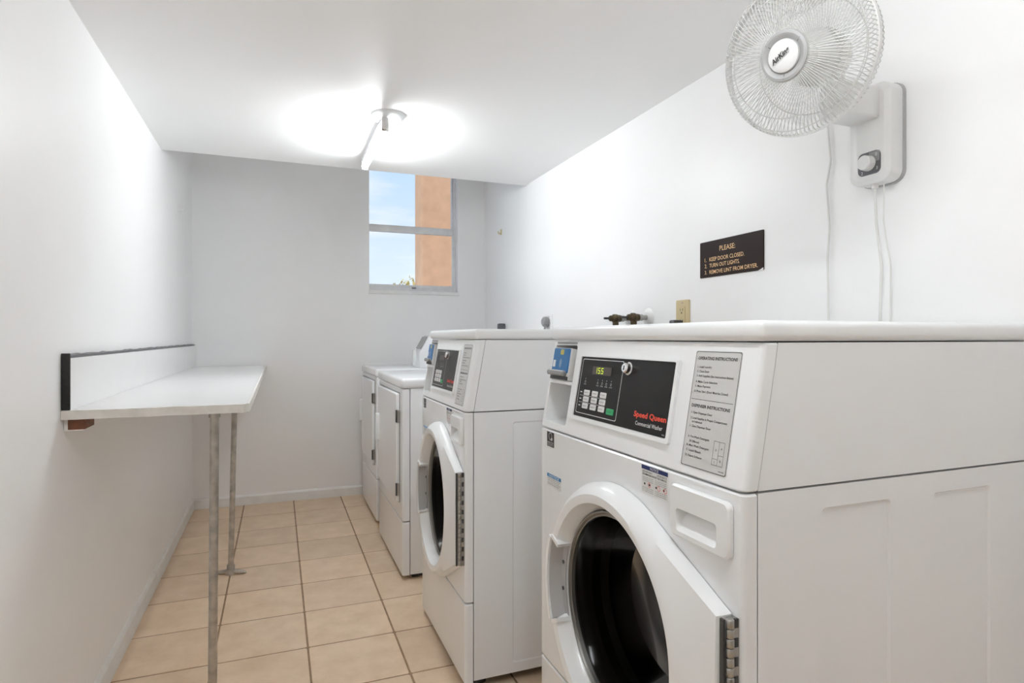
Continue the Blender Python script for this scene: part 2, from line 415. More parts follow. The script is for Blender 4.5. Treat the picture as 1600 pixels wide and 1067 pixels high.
for i, p in enumerate(pts):
    d = (pts[min(i + 1, len(pts) - 1)] - pts[max(0, i - 1)]).normalized(); nrm = Vector((d.y, -d.x))
    a = TZ - 0.021 + random.uniform(-0.0008, 0.0008); b = TZ + 0.0008 + random.uniform(-0.0008, 0.0012); e = 0.003 + random.uniform(0, 0.001)
    rings.append([bm.verts.new((p.x + nrm.x * o, p.y + nrm.y * o, z)) for o, z in ((0.0002, a), (e, a), (e, b), (-0.003, b))])
for a, b in zip(rings, rings[1:]): bridge(bm, a, b)
bm.faces.new(rings[0]); bm.faces.new(rings[-1][::-1])
obj('edge_band', bm, 'edge', tb, smooth=20)
sp = obj('backsplash', box(0.001, 0.018, 0.004, LT, TZ + 0.0005, 1.028), 'laminate', tb, smooth=0)
bm = bmesh.new(); add_box(bm, 0.001, 0.0195, -0.001, 0.005, TZ + 0.002, 1.040, 0.001)
obj('backsplash_end', bm, 'tarblack', tb)
bm = bmesh.new(); rings = []
for k in range(60):
    y = 0.005 + (LT - 0.005) * k / 59; a = 0.0175 + random.uniform(-0.003, 0.001); zt = 1.036 + random.uniform(-0.002, 0.0015)
    rings.append([bm.verts.new(q) for q in ((0.001, y, 1.0275), (a, y, 1.0285), (a, y, zt), (0.001, y, zt + 0.002))])
for a, b in zip(rings, rings[1:]): bridge(bm, a, b)
bm.faces.new(rings[0]); bm.faces.new(rings[-1][::-1])
obj('adhesive_line', bm, 'darkgrey', tb)
cl = obj('wall_cleat', box(0.001, 0.045, 0.018, LT, TZ - 0.052, TZ - 0.019, bev=0.002), 'wall', tb)
obj('bare_wood', (lambda b: (add_box(b, 0.010, 0.0465, 0.0165, 0.10, TZ - 0.049, TZ - 0.0195, 0.001), b)[-1])(bmesh.new()), 'wood', cl)
def leg(x, y, lx, ly):
    o = obj('leg', tube_bm([(x, y, TZ - 0.018), (x - lx * 0.5, y - ly * .5, TZ * 0.5), (x - lx, y - ly, 0.02)], 0.0118, 16), 'pipe', tb)
    f = bmesh.new()
    lathe([(0, 0.045), (0.0165, 0.045), (0.0175, 0.018), (0.022, 0.008), (0.022, 0.0)], 20, Matrix.Translation((x - lx, y - ly, 0)), f)
    t = tube_bm([(-0.066, 0.02, 0.007), (-0.055, 0.016, 0.008), (0, 0, 0.013), (0.055, -0.016, 0.008), (0.066, -0.02, 0.007)], [0.004, 0.0085, 0.012, 0.0085, 0.004], 12)
    merge(f, t, Matrix.Translation((x - lx, y - ly, 0)))
    obj('foot_flange', f, 'pipe', o)
    g = lathe([(0, TZ - 0.0185), (0.030, TZ - 0.0185), (0.030, TZ - 0.023), (0.015, TZ - 0.027), (0.015, TZ - 0.04)], 20, Matrix.Translation((x, y, 0)))
    obj('top_flange', g, 'pipe', o)
leg(0.336, 0.075, 0.006, 0); leg(0.318, 1.235, 0.018, 0)

# ------------------------------------------------------------------ washers
WW, WDEP = 0.727, 0.674
ZA, ZB = 0.852, 1.072; LEAN = 0.039; LC = math.hypot(ZB - ZA, LEAN)
def fr(u, v, o=0.0): return Vector((-o, u, v))                     # front face: u along Y, v = z, o = towards the room
CU = Vector((LEAN, 0, ZB - ZA)) / LC; CN = Vector((-(ZB - ZA), 0, LEAN)) / LC
def co(u, v, o=0.0): return Vector((0, u, ZA)) + CU * v + CN * o   # leaning console face
def wrap_panel(z0, z1, fx, wrap, r, W, holes=(), hole_depth=0.02, e=0.003, nr=5):
    """front panel that wraps round both front corners; fx(z) gives the x of its face; holes are (y,z) loops"""
    bm = bmesh.new()
    def section(z, ins):
        x0 = fx(z) + ins; p = [(x0 + wrap - ins, ins)]
        for k in range(nr + 1):
            a = PI / 2 * k / nr; p.append((x0 + r - r * math.sin(a), ins + r - r * math.cos(a)))
        right = p; left = [(x, W - y) for x, y in reversed(p)]
        return [bm.verts.new((x, y, z)) for x, y in right + left], len(right)
    secs = []
    for z, ins in ((z0, e), (z0 + e, 0), (z1 - e, 0), (z1, e)): s, n = section(z, ins); secs.append(s)
    for q, (a, b) in enumerate(zip(secs, secs[1:])):
        for i in range(len(a) - 1):
            if q == 1 and i == n - 1 and holes: continue
            bm.faces.new([a[i], a[i + 1], b[i + 1], b[i]])
    bm.faces.new(secs[0][::-1]); bm.faces.new(secs[-1])
    if holes:
        ya, yb = r, W - r
        lps = fill_plate(bm, lambda u, v, o: Vector((fx(v), u, v)), [(ya, z0 + e), (yb, z0 + e), (yb, z1 - e), (ya, z1 - e)], holes)
        for lp in lps[1:]:
            inner = [bm.verts.new(v.co + Vector((hole_depth, 0, 0))) for v in lp]
            bridge(bm, lp, inner)
    bmesh.ops.remove_doubles(bm, verts=bm.verts[:], dist=0.0002)
    return bm

DC, DZ, DR, DG = 0.345, 0.525, 0.262, 0.205      # door centre, radius, glass radius
def door_mesh():
    bm = bmesh.new()
    cx, cz = -(DC - 0.022), 0.143
    dist = math.hypot(cx, cz); al = math.atan2(cz, cx); be = math.acos(DR / dist); tang = al - be
    tp = Vector((DR * math.cos(tang), DR * math.sin(tang))); cor = Vector((cx, cz)); ca = math.atan2(cz, cx)
    def rout(a):
        a = (a + PI) % (2 * PI) - PI; s = abs(a)
        if s <= tang: return DR
        if s >= ca: return cx / math.cos(s)
        d = cor - tp; u = Vector((math.cos(s), math.sin(s)))
        return (tp.x * d.y - tp.y * d.x) / (u.x * d.y - u.y * d.x)
    angs = sorted(set([round(-PI + 2 * PI * k / 120, 5) for k in range(120)] + [round(ca, 5), round(-ca, 5)]))
    rows = [[] for _ in range(9)]
    for a in angs:
        R = rout(a); wing = max(0.0, min(1.0, (R - DR) / 0.10)); u = (math.cos(a), math.sin(a))
        notch = abs(a) < 0.40
        ho = 0.030 * (1 - wing) + 0.024 * wing; cr_ = 0.042 if not notch else 0.012
        ed = 0.022 if not notch else 0.012
        spec = [(R, 0.001), (R, 0.016 if not notch else 0.008), (R - 0.008, ho if not notch else 0.012), (max(DR - 0.022, R - 0.024) if wing < 0.05 else DR - 0.016, cr_ - (0.006 if wing > .05 else 0)), (0.234, cr_), (0.222, cr_ - 0.002 if not notch else 0.012), (0.212, ed), (DG + 0.001, 0.008), (DG, -0.01)]
        for rw, (r, o) in zip(rows, spec):
            rw.append(bm.verts.new(fr(DC + u[0] * r, DZ + u[1] * r, o)))
    for a, b in zip(rows, rows[1:]): bridge(bm, a, b)
    return bm
def arc_band(r0, r1, o0, o1, a0, a1, n=16):
    bm = bmesh.new(); rs = []
    for k in range(n + 1):
        a = a0 + (a1 - a0) * k / n; c, s = math.cos(a), math.sin(a)
        rs.append([bm.verts.new(fr(DC + c * r, DZ + s * r, o)) for r, o in ((r0, o0), (r0, o1), (r1, o1), (r1, o0))])
    for a, b in zip(rs, rs[1:]): bridge(bm, a, b)
    bm.faces.new(rs[0]); bm.faces.new(rs[-1][::-1]); return bm
LAX = Matrix(((0, 0, -1, 0), (1, 0, 0, DC), (0, 1, 0, DZ), (0, 0, 0, 1)))     # lathe axis -> out of the front, at the door centre

def make_washer(loc, ky, label, reading, group):
    t = thing('washing_machine', loc, label, 'washing machine', group); t.scale = (1, ky, 1)
    P = lambda n, b, m, p=t, **k: obj(n, b, m, p, **k)
    P('front_panel', wrap_panel(0.270, ZA - 0.003, lambda z: 0.0, 0.026, 0.012, WW, [circle(DC, DZ, 0.212), rrect(0.022, 0.161, 0.750, 0.830, 0.010)], 0.03), 'enamel')
    P('base_panel', wrap_panel(0.022, 0.265, lambda z: 0.0, 0.026, 0.012, WW), 'enamel')
    fx = lambda z: (z - ZA) / (ZB - ZA) * LEAN
    k = (ZB - ZA) / LC
    rec = rrect(0.588, 0.706, ZA + 0.018 * k, ZA + 0.212 * k, 0.006)
    P('console', wrap_panel(ZA, ZB, fx, 0.027, 0.012, WW, [rec], 0.085), 'plastic')
    # cabinet sides with two pressed panels each, upper sides, back
    def side(y0, sgn):
        bm = bmesh.new(); mp_ = lambda u, v, o: Vector((u, y0 - sgn * o, v))
        holes = [rrect(a, b, 0.06, 0.815, 0.008) for a, b in ((0.156, 0.307), (0.412, 0.562))]
        lps = fill_plate(bm, mp_, [(0.0285, 0.03), (WDEP, 0.03), (WDEP, ZA - 0.003), (0.0285, ZA - 0.003)], holes)
        for lp, hl in zip(lps[1:], holes):
            cu_ = sum(p[0] for p in hl) / len(hl); cv_ = sum(p[1] for p in hl) / len(hl)
            inn = [bm.verts.new(mp_(cu_ + (u - cu_) * 0.955, cv_ + (v - cv_) * 0.991, -0.0035)) for u, v in hl]
            bridge(bm, lp, inn); bm.faces.new(inn)
        o2 = [bm.verts.new(v.co + Vector((0, sgn * 0.012, 0))) for v in lps[0]]; bridge(bm, lps[0], o2)
        P('side_panel', bm, 'enamel', smooth=20)
        bm = bmesh.new()
        lp = [(0.0285, ZA + 0.0005), (WDEP, ZA + 0.0005), (WDEP, ZB), (0.0285 + LEAN, ZB)]
        A = [bm.verts.new(mp_(u, v, 0)) for u, v in lp]; B = [bm.verts.new(mp_(u, v, -0.012)) for u, v in lp]
        bridge(bm, A, B); bm.faces.new(A); bm.faces.new(B)
        P('upper_side_panel', bm, 'enamel', smooth=0)
    side(0.0008, 1); side(WW - 0.0008, -1)
    P('back_panel', box(WDEP - 0.008, WDEP - 0.001, 0.013, WW - 0.013, 0.03, ZB), 'steel')
    P('floor_pan', box(0.03, WDEP - 0.01, 0.014, WW - 0.014, 0.030, 0.040), 'darkgrey')
    bm = bmesh.new(); add_box(bm, LEAN - 0.008, WDEP + 0.002, -0.003, WW + 0.003, ZB + 0.002, 1.106, 0.011, 4)
    P('top', bm, 'plastic')
    for yy in (0.06, WW - 0.06):
        for xx in (0.06, WDEP - 0.06):
            P('foot', lathe([(0, 0.034), (0.012, 0.034), (0.012, 0.014), (0.022, 0.010), (0.024, 0.0), (0, 0)], 16, Matrix.Translation((xx, yy, 0))), 'rubber')
    # drum behind the door
    P('gasket', lathe([(0.213, -0.005), (0.205, -0.03), (0.19, -0.045), (0.195, -0.07), (0.185, -0.085)], 48, LAX), 'rubber')
    dr = P('drum', lathe([(0.185, -0.087), (0.255, -0.10), (0.262, -0.12), (0.262, -0.46), (0.25, -0.48), (0, -0.49)], 64, LAX), 'drum')
    for q in range(3):
        a = 0.5 + q * 2 * PI / 3; b = bmesh.new(); add_box(b, 0.11, 0.45, -0.03, 0.03, 0, 0.05, 0.014, 2)
        for v in b.verts: v.co = Vector((v.co.x, DC + math.cos(a) * (0.262 - v.co.z) - math.sin(a) * v.co.y, DZ + math.sin(a) * (0.262 - v.co.z) + math.cos(a) * v.co.y))
        obj('paddle', b, 'midgrey', dr)
    # door
    d = P('door', door_mesh(), 'plastic', smooth=40)
    obj('bezel', lathe([(0.2045, -0.012), (0.2045, 0.006), (0.202, 0.010), (0.199, 0.010), (0.198, 0.004), (0.195, 0.006), (0.1925, 0.006), (0.1915, -0.004)], 72, LAX), 'steel', d)
    obj('door_glass', lathe([(0.1925, 0.000), (0.190, -0.006), (0.184, -0.03), (0.170, -0.09), (0.150, -0.125), (0.11, -0.142), (0, -0.15)], 72, LAX), 'doorglass', d)
    obj('handle', arc_band(0.2405, 0.252, 0.0005, 0.045, -0.40, 0.40), 'plastic', d)
    obj('handle_end', arc_band(0.2055, 0.2405, 0.010, 0.044, 0.40, 0.44, 2), 'plastic', d)
    obj('handle_end', arc_band(0.2055, 0.2405, 0.010, 0.044, -0.44, -0.40, 2), 'plastic', d)
    b = bmesh.new(); rs = []
    for k_ in range(17):
        a = -0.395 + 0.79 * k_ / 16; c_, s_ = math.cos(a), math.sin(a)
        rs.append([b.verts.new(fr(DC + c_ * r, DZ + s_ * r, o)) for r, o in ((0.2065, 0.0125), (0.2065, 0.0140), (0.2240, 0.0150), (0.2385, 0.0400), (0.2400, 0.0400), (0.2400, 0.0125))])
    for p_, q_ in zip(rs, rs[1:]): bridge(b, p_, q_)
    b.faces.new(rs[0]); b.faces.new(rs[-1][::-1])
    obj('handle_plate', b, 'handlegrey', d)
    for a in (-0.12, 0.16):
        b = lathe([(0, 0.0165), (0.0045, 0.0163), (0.0045, 0.0135)], 12, Matrix(((0, 0, -1, 0), (1, 0, 0, DC + 0.219 * math.cos(a)), (0, 1, 0, DZ + 0.219 * math.sin(a)), (0, 0, 0, 1))))
        obj('screw', b, 'rubber', d)
    hg = P('hinge', (lambda b: (add_box(b, -0.013, 0.004, 0.0085, 0.0205, DZ - 0.141, DZ + 0.141, 0.0005), b)[-1])(bmesh.new()), 'steel')
    obj('hinge_seal', box(-0.0245, -0.0205, 0.0135, 0.0212, DZ - 0.141, DZ + 0.141), 'rubber', hg)
    kn = None
    for q in range(10):
        z0 = DZ - 0.139 + q * 0.0282
        if kn is None:
            b = bmesh.new(); tube_bm([(0, 0, 0), (0, 0, 0.0010), (0, 0, 0.0124), (0, 0, 0.0134)], [0.0052, 0.0062, 0.0062, 0.0052], 14, True, b)
            kn = mesh_from(b, 'hinge_knuckle', 50); kn.materials.append(M['steel'])
            b = bmesh.new(); add_box(b, 0.0062, 0.0125, -0.0034, 0.0, 0, 0.0134); kg = mesh_from(b, 'hinge_gap', 0); kg.materials.append(M['rubber'])
        for zz in (z0, z0 + 0.0141):
            o = bpy.data.objects.new('hinge_knuckle', kn); C.objects.link(o); o.parent = hg; o.location = (-0.0145, 0.0105, zz)
        o = bpy.data.objects.new('hinge_gap', kg); C.objects.link(o); o.parent = hg; o.location = (-0.0145, 0.0105, z0 + 0.0141)
    # detergent drawer
    b = bmesh.new(); sl = rrect(0.046, 0.146, 0.757, 0.795, 0.007); ou = rrect(0.019, 0.164, 0.747, 0.833, 0.011)
    lps = fill_plate(b, fr, rrect(0.022, 0.161, 0.750, 0.830, 0.0095), [sl], 0.010)
    o1 = [b.verts.new(fr(u, v, 0.007)) for u, v in ou]; o0 = [b.verts.new(fr(u, v, 0.0006)) for u, v in ou]
    bridge(b, lps[0], o1); bridge(b, o1, o0)
    inn = [b.verts.new(fr(0.096 + (u - 0.096) * 0.93, 0.783 + (v - 0.779) * 0.5 + 0.003, -0.020 if v > 0.776 else -0.004)) for u, v in sl]
    bridge(b, lps[1], inn); b.faces.new(inn)
    P('detergent_drawer', b, 'plastic', smooth=30)
    # control panel ------------------------------------------------
    b = bmesh.new(); ou = rrect(0.185, 0.560, 0.040, 0.190, 0.004, 2); ih = rrect(0.194, 0.551, 0.049, 0.186, 0.003, 2)
    lps = fill_plate(b, co, ou, [ih], 0.0055)
    z0 = [b.verts.new(co(u, v, 0.0003)) for u, v in ou]; bridge(b, lps[0], z0)
    z1 = [b.verts.new(co(u, v, 0.0003)) for u, v in ih]; bridge(b, lps[1], z1)
    cp = P('control_panel', b, 'plastic', smooth=20)
    obj('membrane', slab(co, rrect(0.1945, 0.5505, 0.0495, 0.1855, 0.002, 1), 0.0003, 0.0030), 'black', cp, smooth=0)
    b = bmesh.new(); outline_into(b, co, rrect(0.367, 0.543, 0.057, 0.181, 0.004, 3), 0.0014, 0.0034)
    for (u, s) in ((0.518, 'x'), (0.462, 'o'), (0.443, 'o'), (0.425, 'o'), (0.406, 'o')):
        rect_into(b, co, u - 0.001, u + 0.001, 0.1355, 0.1372, 0.0034)
        outline_into(b, co, circle(u, 0.1295, 0.0028, 10), 0.0006, 0.0034)
    for u, s in ((0.518, 'CARD'), (0.462, 'WASH'), (0.443, 'RINSE'), (0.425, 'SPIN'), (0.406, 'LOCK')):
        text_into(b, s, co, u, 0.1225, 0.0024, 0.011, 0.0034, 'C')
    for v in (0.0972, 0.0818): rect_into(b, co, 0.418, 0.535, v, v + 0.0007, 0.0034)
    for v in (0.104, 0.0888, 0.0735): rect_into(b, co, 0.525, 0.534, v, v + 0.0022, 0.0034)
    text_into(b, 'Commercial Washer', co, 0.296, 0.0610, 0.0078, 0.087, 0.0034, bold=0.005)
    text_into(b, '802756', co, 0.204, 0.0530, 0.002, 0.008, 0.0034, 'C')
    obj('panel_print', b, 'printwhite', cp, smooth=0)
    b = bmesh.new(); text_into(b, 'Speed Queen', co, 0.305, 0.0765, 0.0105, 0.104, 0.0034, bold=0.03)
    obj('red_lettering', b, 'printred', cp, smooth=0)
    ds = obj('display', slab(co, rrect(0.411, 0.492, 0.1475, 0.1655, 0.001, 1), 0.003, 0.0038), 'window_lcd', cp, smooth=0)
    if reading:
        b = bmesh.new(); SEG = {'1': 'bc', '5': 'afgcd', '0': 'abcdef'}
        for q, ch in enumerate(reading):
            u0 = 0.480 - q * 0.0135; v0, v1, wd, th = 0.1500, 0.1632, 0.0088, 0.0018; vm = (v0 + v1) / 2
            g = {'a': (u0 - wd, u0, v1 - th, v1), 'd': (u0 - wd, u0, v0, v0 + th), 'g': (u0 - wd, u0, vm - th / 2, vm + th / 2), 'f': (u0 - th, u0, vm, v1), 'e': (u0 - th, u0, v0, vm), 'b': (u0 - wd, u0 - wd + th, vm, v1), 'c': (u0 - wd, u0 - wd + th, v0, vm)}
            for s in SEG[ch]: rect_into(b, co, *g[s], 0.0042)
        obj('display_digits', b, 'seg', ds, smooth=0) if False else obj('display_digits', b, 'seg', cp, smooth=0)
    names = [['HOT', 'WARM', 'COLD'], ['NORMAL', 'PERM', 'DELICATE'], ['LIGHT', 'MEDIUM', 'HEAVY']]
    ink = bmesh.new()
    for r, v in enumerate((0.105, 0.0900, 0.0750)):
        for c, u in enumerate((0.503, 0.4665, 0.4305)):
            obj('button', slab(co, rrect(u - 0.0125, u + 0.0125, v - 0.0060, v + 0.0060, 0.002, 2), 0.003, 0.0046, 0.0006), 'printwhite', cp)
            text_into(ink, names[r][c], co, u, v - 0.0012, 0.0028, 0.017, 0.0049, 'C')
    tag(obj('button', slab(co, rrect(0.380, 0.408, 0.067, 0.080, 0.002, 2), 0.003, 0.0046, 0.0006), 'green', cp), 'green start button')
    text_into(ink, 'START', co, 0.394, 0.072, 0.003, 0.018, 0.0049, 'C')
    obj('button_print', ink, 'ink', cp, smooth=0)
    LK = Matrix.Translation(co(0.346, 0.167, 0)) @ Matrix(((CN.x, 0, CU.x, 0), (0, 1, 0, 0), (CN.z, 0, CU.z, 0), (0, 0, 0, 1))) @ Matrix.Rotation(PI / 2, 4, 'Y')
    lk = obj('lock', lathe([(0, 0.016), (0.0085, 0.016), (0.0105, 0.0135), (0.0105, 0.006), (0.0135, 0.005), (0.0135, 0.003)], 24, LK), 'chrome', cp)
    b = bmesh.new(); rect_into(b, co, 0.3445, 0.3475, 0.1625, 0.1715, 0.0164); obj('keyhole', b, 'ink', cp, smooth=0)
    # instruction sheet ---------------------------------------------
    st = P('instruction_label', slab(co, rrect(0.039, 0.148, 0.015, 0.208, 0.003, 2), 0.0002, 0.0010), 'lightgrey', smooth=0)
    b = bmesh.new(); o_ = 0.0013
    outline_into(b, co, rrect(0.0395, 0.1475, 0.0155, 0.2075, 0.003, 2), 0.0009, o_)
    text_into(b, 'OPERATING INSTRUCTIONS', co, 0.1405, 0.1935, 0.0050, 0.093, o_, bold=0.025)
    text_into(b, 'DISPENSER INSTRUCTIONS', co, 0.1405, 0.1135, 0.0050, 0.092, o_, bold=0.025)
    rect_into(b, co, 0.044, 0.1435, 0.1262, 0.1268, o_)
    for s, u, v, wd in (('1. Load Laundry', .139, .1795, .035), ('2. Close Door', .139, .172, .030), ('3. Add Supplies (See Instructions Below)', .139, .1645, .088), ('4. Make Cycle Selection', .139, .1545, .053),
                        ('5. Make Payment', .139, .147, .038), ('6. Press Start (Door Must be Closed)', .139, .1385, .081), ('1. Open Dispenser Door', .139, .1025, .052), ('2. Load Supplies in Proper Compartment', .139, .0935, .088),
                        ('as Indicated', .134, .0875, .025), ('3. Close Dispenser Door', .139, .0800, .053), ('A. Pre-Wash Detergent', .139, .0625, .053), ('(If Offered)', .134, .0550, .025), ('B. Main Wash Detergent', .139, .0480, .055),
                        ('C. Liquid Bleach', .139, .0400, .037), ('D. Fabric Softener', .139, .0312, .042)):
        text_into(b, s, co, u, v, 0.0036, wd, o_, bold=0.012)
    outline_into(b, co, [(0.049, 0.028), (0.074, 0.028), (0.074, 0.0655), (0.049, 0.0655)], 0.0005, o_)
    rect_into(b, co, 0.0612, 0.0617, 0.028, 0.0655, o_); rect_into(b, co, 0.0612, 0.074, 0.0375, 0.038, o_); rect_into(b, co, 0.049, 0.0612, 0.044, 0.0445, o_)
    for s, u, v in (('D', .0675, .050), ('A', .055, .0535), ('C', .0675, .031), ('B', .055, .0345)): text_into(b, s, co, u, v, 0.0034, None, o_, 'C')
    text_into(b, '801558', co, 0.050, 0.0195, 0.002, 0.011, o_, 'C')
    obj('printed_text', b, 'ink', st, smooth=0)
    # card reader in its pocket ---------------------------------------
    cr_ = P('card_reader', slab(co, rrect(0.597, 0.690, 0.124, 0.203, 0.004, 3), -0.075, 0.010, 0.002), 'lightgrey')
    obj('card_face', slab(co, rrect(0.600, 0.687, 0.142, 0.202, 0.003, 2), 0.0098, 0.0125, 0.0008), 'blue', cr_)
    b = bmesh.new()
    for p in (rrect(0.630, 0.648, 0.186, 0.199, 0.002, 2),): slab(co, p, 0.0125, 0.0132, 0, b)
    obj('chip_mark', b, 'gold', cr_, smooth=0)
    b = bmesh.new(); rect_into(b, co, 0.668, 0.682, 0.155, 0.172, 0.0131); obj('card_patch', b, 'printwhite', cr_, smooth=0)
    b = bmesh.new()
    for q in range(3):
        for k_ in range(6):
            a0, a1 = -0.9 + k_ * 0.3, -0.6 + k_ * 0.3; r0, r1 = 0.006 + q * 0.004, 0.0072 + q * 0.004
            b.faces.new([b.verts.new(co(0.645 - r * math.cos(a) + 0.006, 0.165 + r * math.sin(a), 0.0131)) for r, a in ((r0, a0), (r1, a0), (r1, a1), (r0, a1))])
    tag(obj('wave_mark', b, 'printwhite', cr_, smooth=0), kind='stuff')
    obj('reader_lip', slab(co, rrect(0.605, 0.695, 0.134, 0.1475, 0.005, 4), 0.008, 0.022, 0.003), 'midgrey', cr_)
    obj('reader_slot', slab(co, rrect(0.598, 0.689, 0.125, 0.134, 0.001, 1), 0.009, 0.012), 'rubber', cr_, smooth=0)
    pk = P('pocket_shelf', slab(co, rrect(0.5895, 0.7045, 0.115, 0.123, 0.001, 1), -0.080, 0.004), 'plastic', smooth=0)
    P('pocket_back', slab(co, rrect(0.5885, 0.7055, 0.0185, 0.2115, 0.001, 1), -0.095, -0.082), 'lightgrey', smooth=0)
    b = bmesh.new(); n_ = 14; A, B = [], []
    for q in range(n_ + 1):
        a = PI * q / n_; u = 0.632 + 0.030 * math.cos(a); o_ = -0.080 + 0.055 * math.sin(a)
        A.append(b.verts.new(co(u, 0.022, o_))); B.append(b.verts.new(co(u, 0.1145, o_)))
    for q in range(n_): b.faces.new([A[q], A[q + 1], B[q + 1], B[q]])
    b.faces.new(A); b.faces.new(B[::-1])
    P('pocket_column', b, 'lightgrey')
    b = bmesh.new(); rect_into(b, co, 0.590, 0.700, 0.2145, 0.2195, 0.0008); P('pocket_label', b, 'midgrey', smooth=0)
    # stickers on the front -----------------------------------------
    e_ = P('energy_sticker', slab(fr, rrect(0.6435, 0.683, 0.8085, 0.8445, 0.0005, 1), 0.0002, 0.0007), 'ink', smooth=0)
    b = bmesh.new(); outline_into(b, fr, circle(0.663, 0.834, 0.0095, 20), 0.0014, 0.0010)
    for q in range(5):
        pass
    star = []
    for q in range(10):
        a = PI / 2 + q * PI / 5; r = 0.0065 if q % 2 == 0 else 0.0026; star.append((0.655 + r * math.cos(a), 0.828 + r * math.sin(a)))
    b.faces.new([b.verts.new(fr(u, v, 0.0010)) for u, v in star])
    text_into(b, 'ENERGY STAR', fr, 0.680, 0.8170, 0.0034, 0.034, 0.0010, bold=0.01)
    rect_into(b, fr, 0.645, 0.681, 0.8145, 0.8152, 0.0010); rect_into(b, fr, 0.645, 0.681, 0.8115, 0.8122, 0.0010)
    obj('printed_mark', b, 'printwhite', e_, smooth=0)
    n1 = P('notice_sticker', slab(fr, rrect(0.603, 0.682, 0.7115, 0.7410, 0.0005, 1), 0.0002, 0.0006), 'paper', smooth=0)
    b = bmesh.new(); rect_into(b, fr, 0.603, 0.682, 0.7325, 0.7410, 0.0009); obj('sticker_band', b, 'lblue', n1, smooth=0)
    b = bmesh.new(); text_into(b, 'NOTICE', fr, 0.6425, 0.7343, 0.0055, 0.058, 0.0012, 'C', bold=0.015)
    obj('band_text', b, 'printwhite', n1, smooth=0)
    b = bmesh.new()
    for q, s in enumerate(('Use only high efficiency detergent', 'in this machine. Excess suds may', 'cause longer cycles and leave', 'residue on the laundry load.')): text_into(b, s, fr, 0.679, 0.7280 - q * 0.0042, 0.0024, 0.072 - (q % 2) * 0.008, 0.0009)
    obj('sticker_text', b, 'ink', n1, smooth=0)
    n2 = P('notice_sticker', slab(fr, rrect(0.180, 0.261, 0.7935, 0.8445, 0.0005, 1), 0.0002, 0.0006), 'paper', smooth=0)
    b = bmesh.new(); rect_into(b, fr, 0.180, 0.261, 0.8370, 0.8445, 0.0009); obj('sticker_band', b, 'navy', n2, smooth=0)
    b = bmesh.new(); text_into(b, 'NOTICE', fr, 0.2205, 0.8388, 0.0046, 0.026, 0.0012, 'C', bold=0.015); obj('band_text', b, 'printwhite', n2, smooth=0)
    b = bmesh.new(); text_into(b, 'HIGH EFFICIENCY', fr, 0.258, 0.8315, 0.0030, 0.032, 0.0009, bold=.01); text_into(b, 'DETERGENT IS', fr, 0.212, 0.8315, 0.0030, 0.029, 0.0009, bold=.01)
    text_into(b, 'RECOMMENDED FOR BEST PERFORMANCE', fr, 0.258, 0.8265, 0.0034, 0.074, 0.0009, bold=.012)
    for q in range(3): text_into(b, 'use less soap in soft water', fr, 0.258, 0.8220 - q * 0.0032, 0.0018, 0.034, 0.0009); text_into(b, 'do not overload the basket', fr, 0.218, 0.8220 - q * 0.0032, 0.0018, 0.034, 0.0009)
    for q in range(3): text_into(b, 'lave con agua fria siempre', fr, 0.258, 0.8030 - q * 0.0032, 0.0018, 0.034, 0.0009); text_into(b, 'no ponga mucho detergente', fr, 0.218, 0.8030 - q * 0.0032, 0.0018, 0.034, 0.0009)
    for u in (0.251, 0.236, 0.215, 0.192): slab(fr, circle(u, 0.8105, 0.0022, 8), 0.0006, 0.0010, 0, b)
    obj('sticker_text', b, 'ink', n2, smooth=0)
    b = bmesh.new()
    for u in (0.236, 0.207, 0.188): outline_into(b, fr, circle(u, 0.8105, 0.0046, 16), 0.0009, 0.0011)
    obj('warning_ring', b, 'printred', n2, smooth=0)
    return t
make_washer((0.632, 0.695, 0), 1.0, 'large white front-load washer nearest the viewer, its display reading 155', '155', 'front-load washers')
make_washer((0.530, 1.755, 0), 0.805, 'white front-load washer with a blank display, standing next to the dryers', '', 'front-load washers')

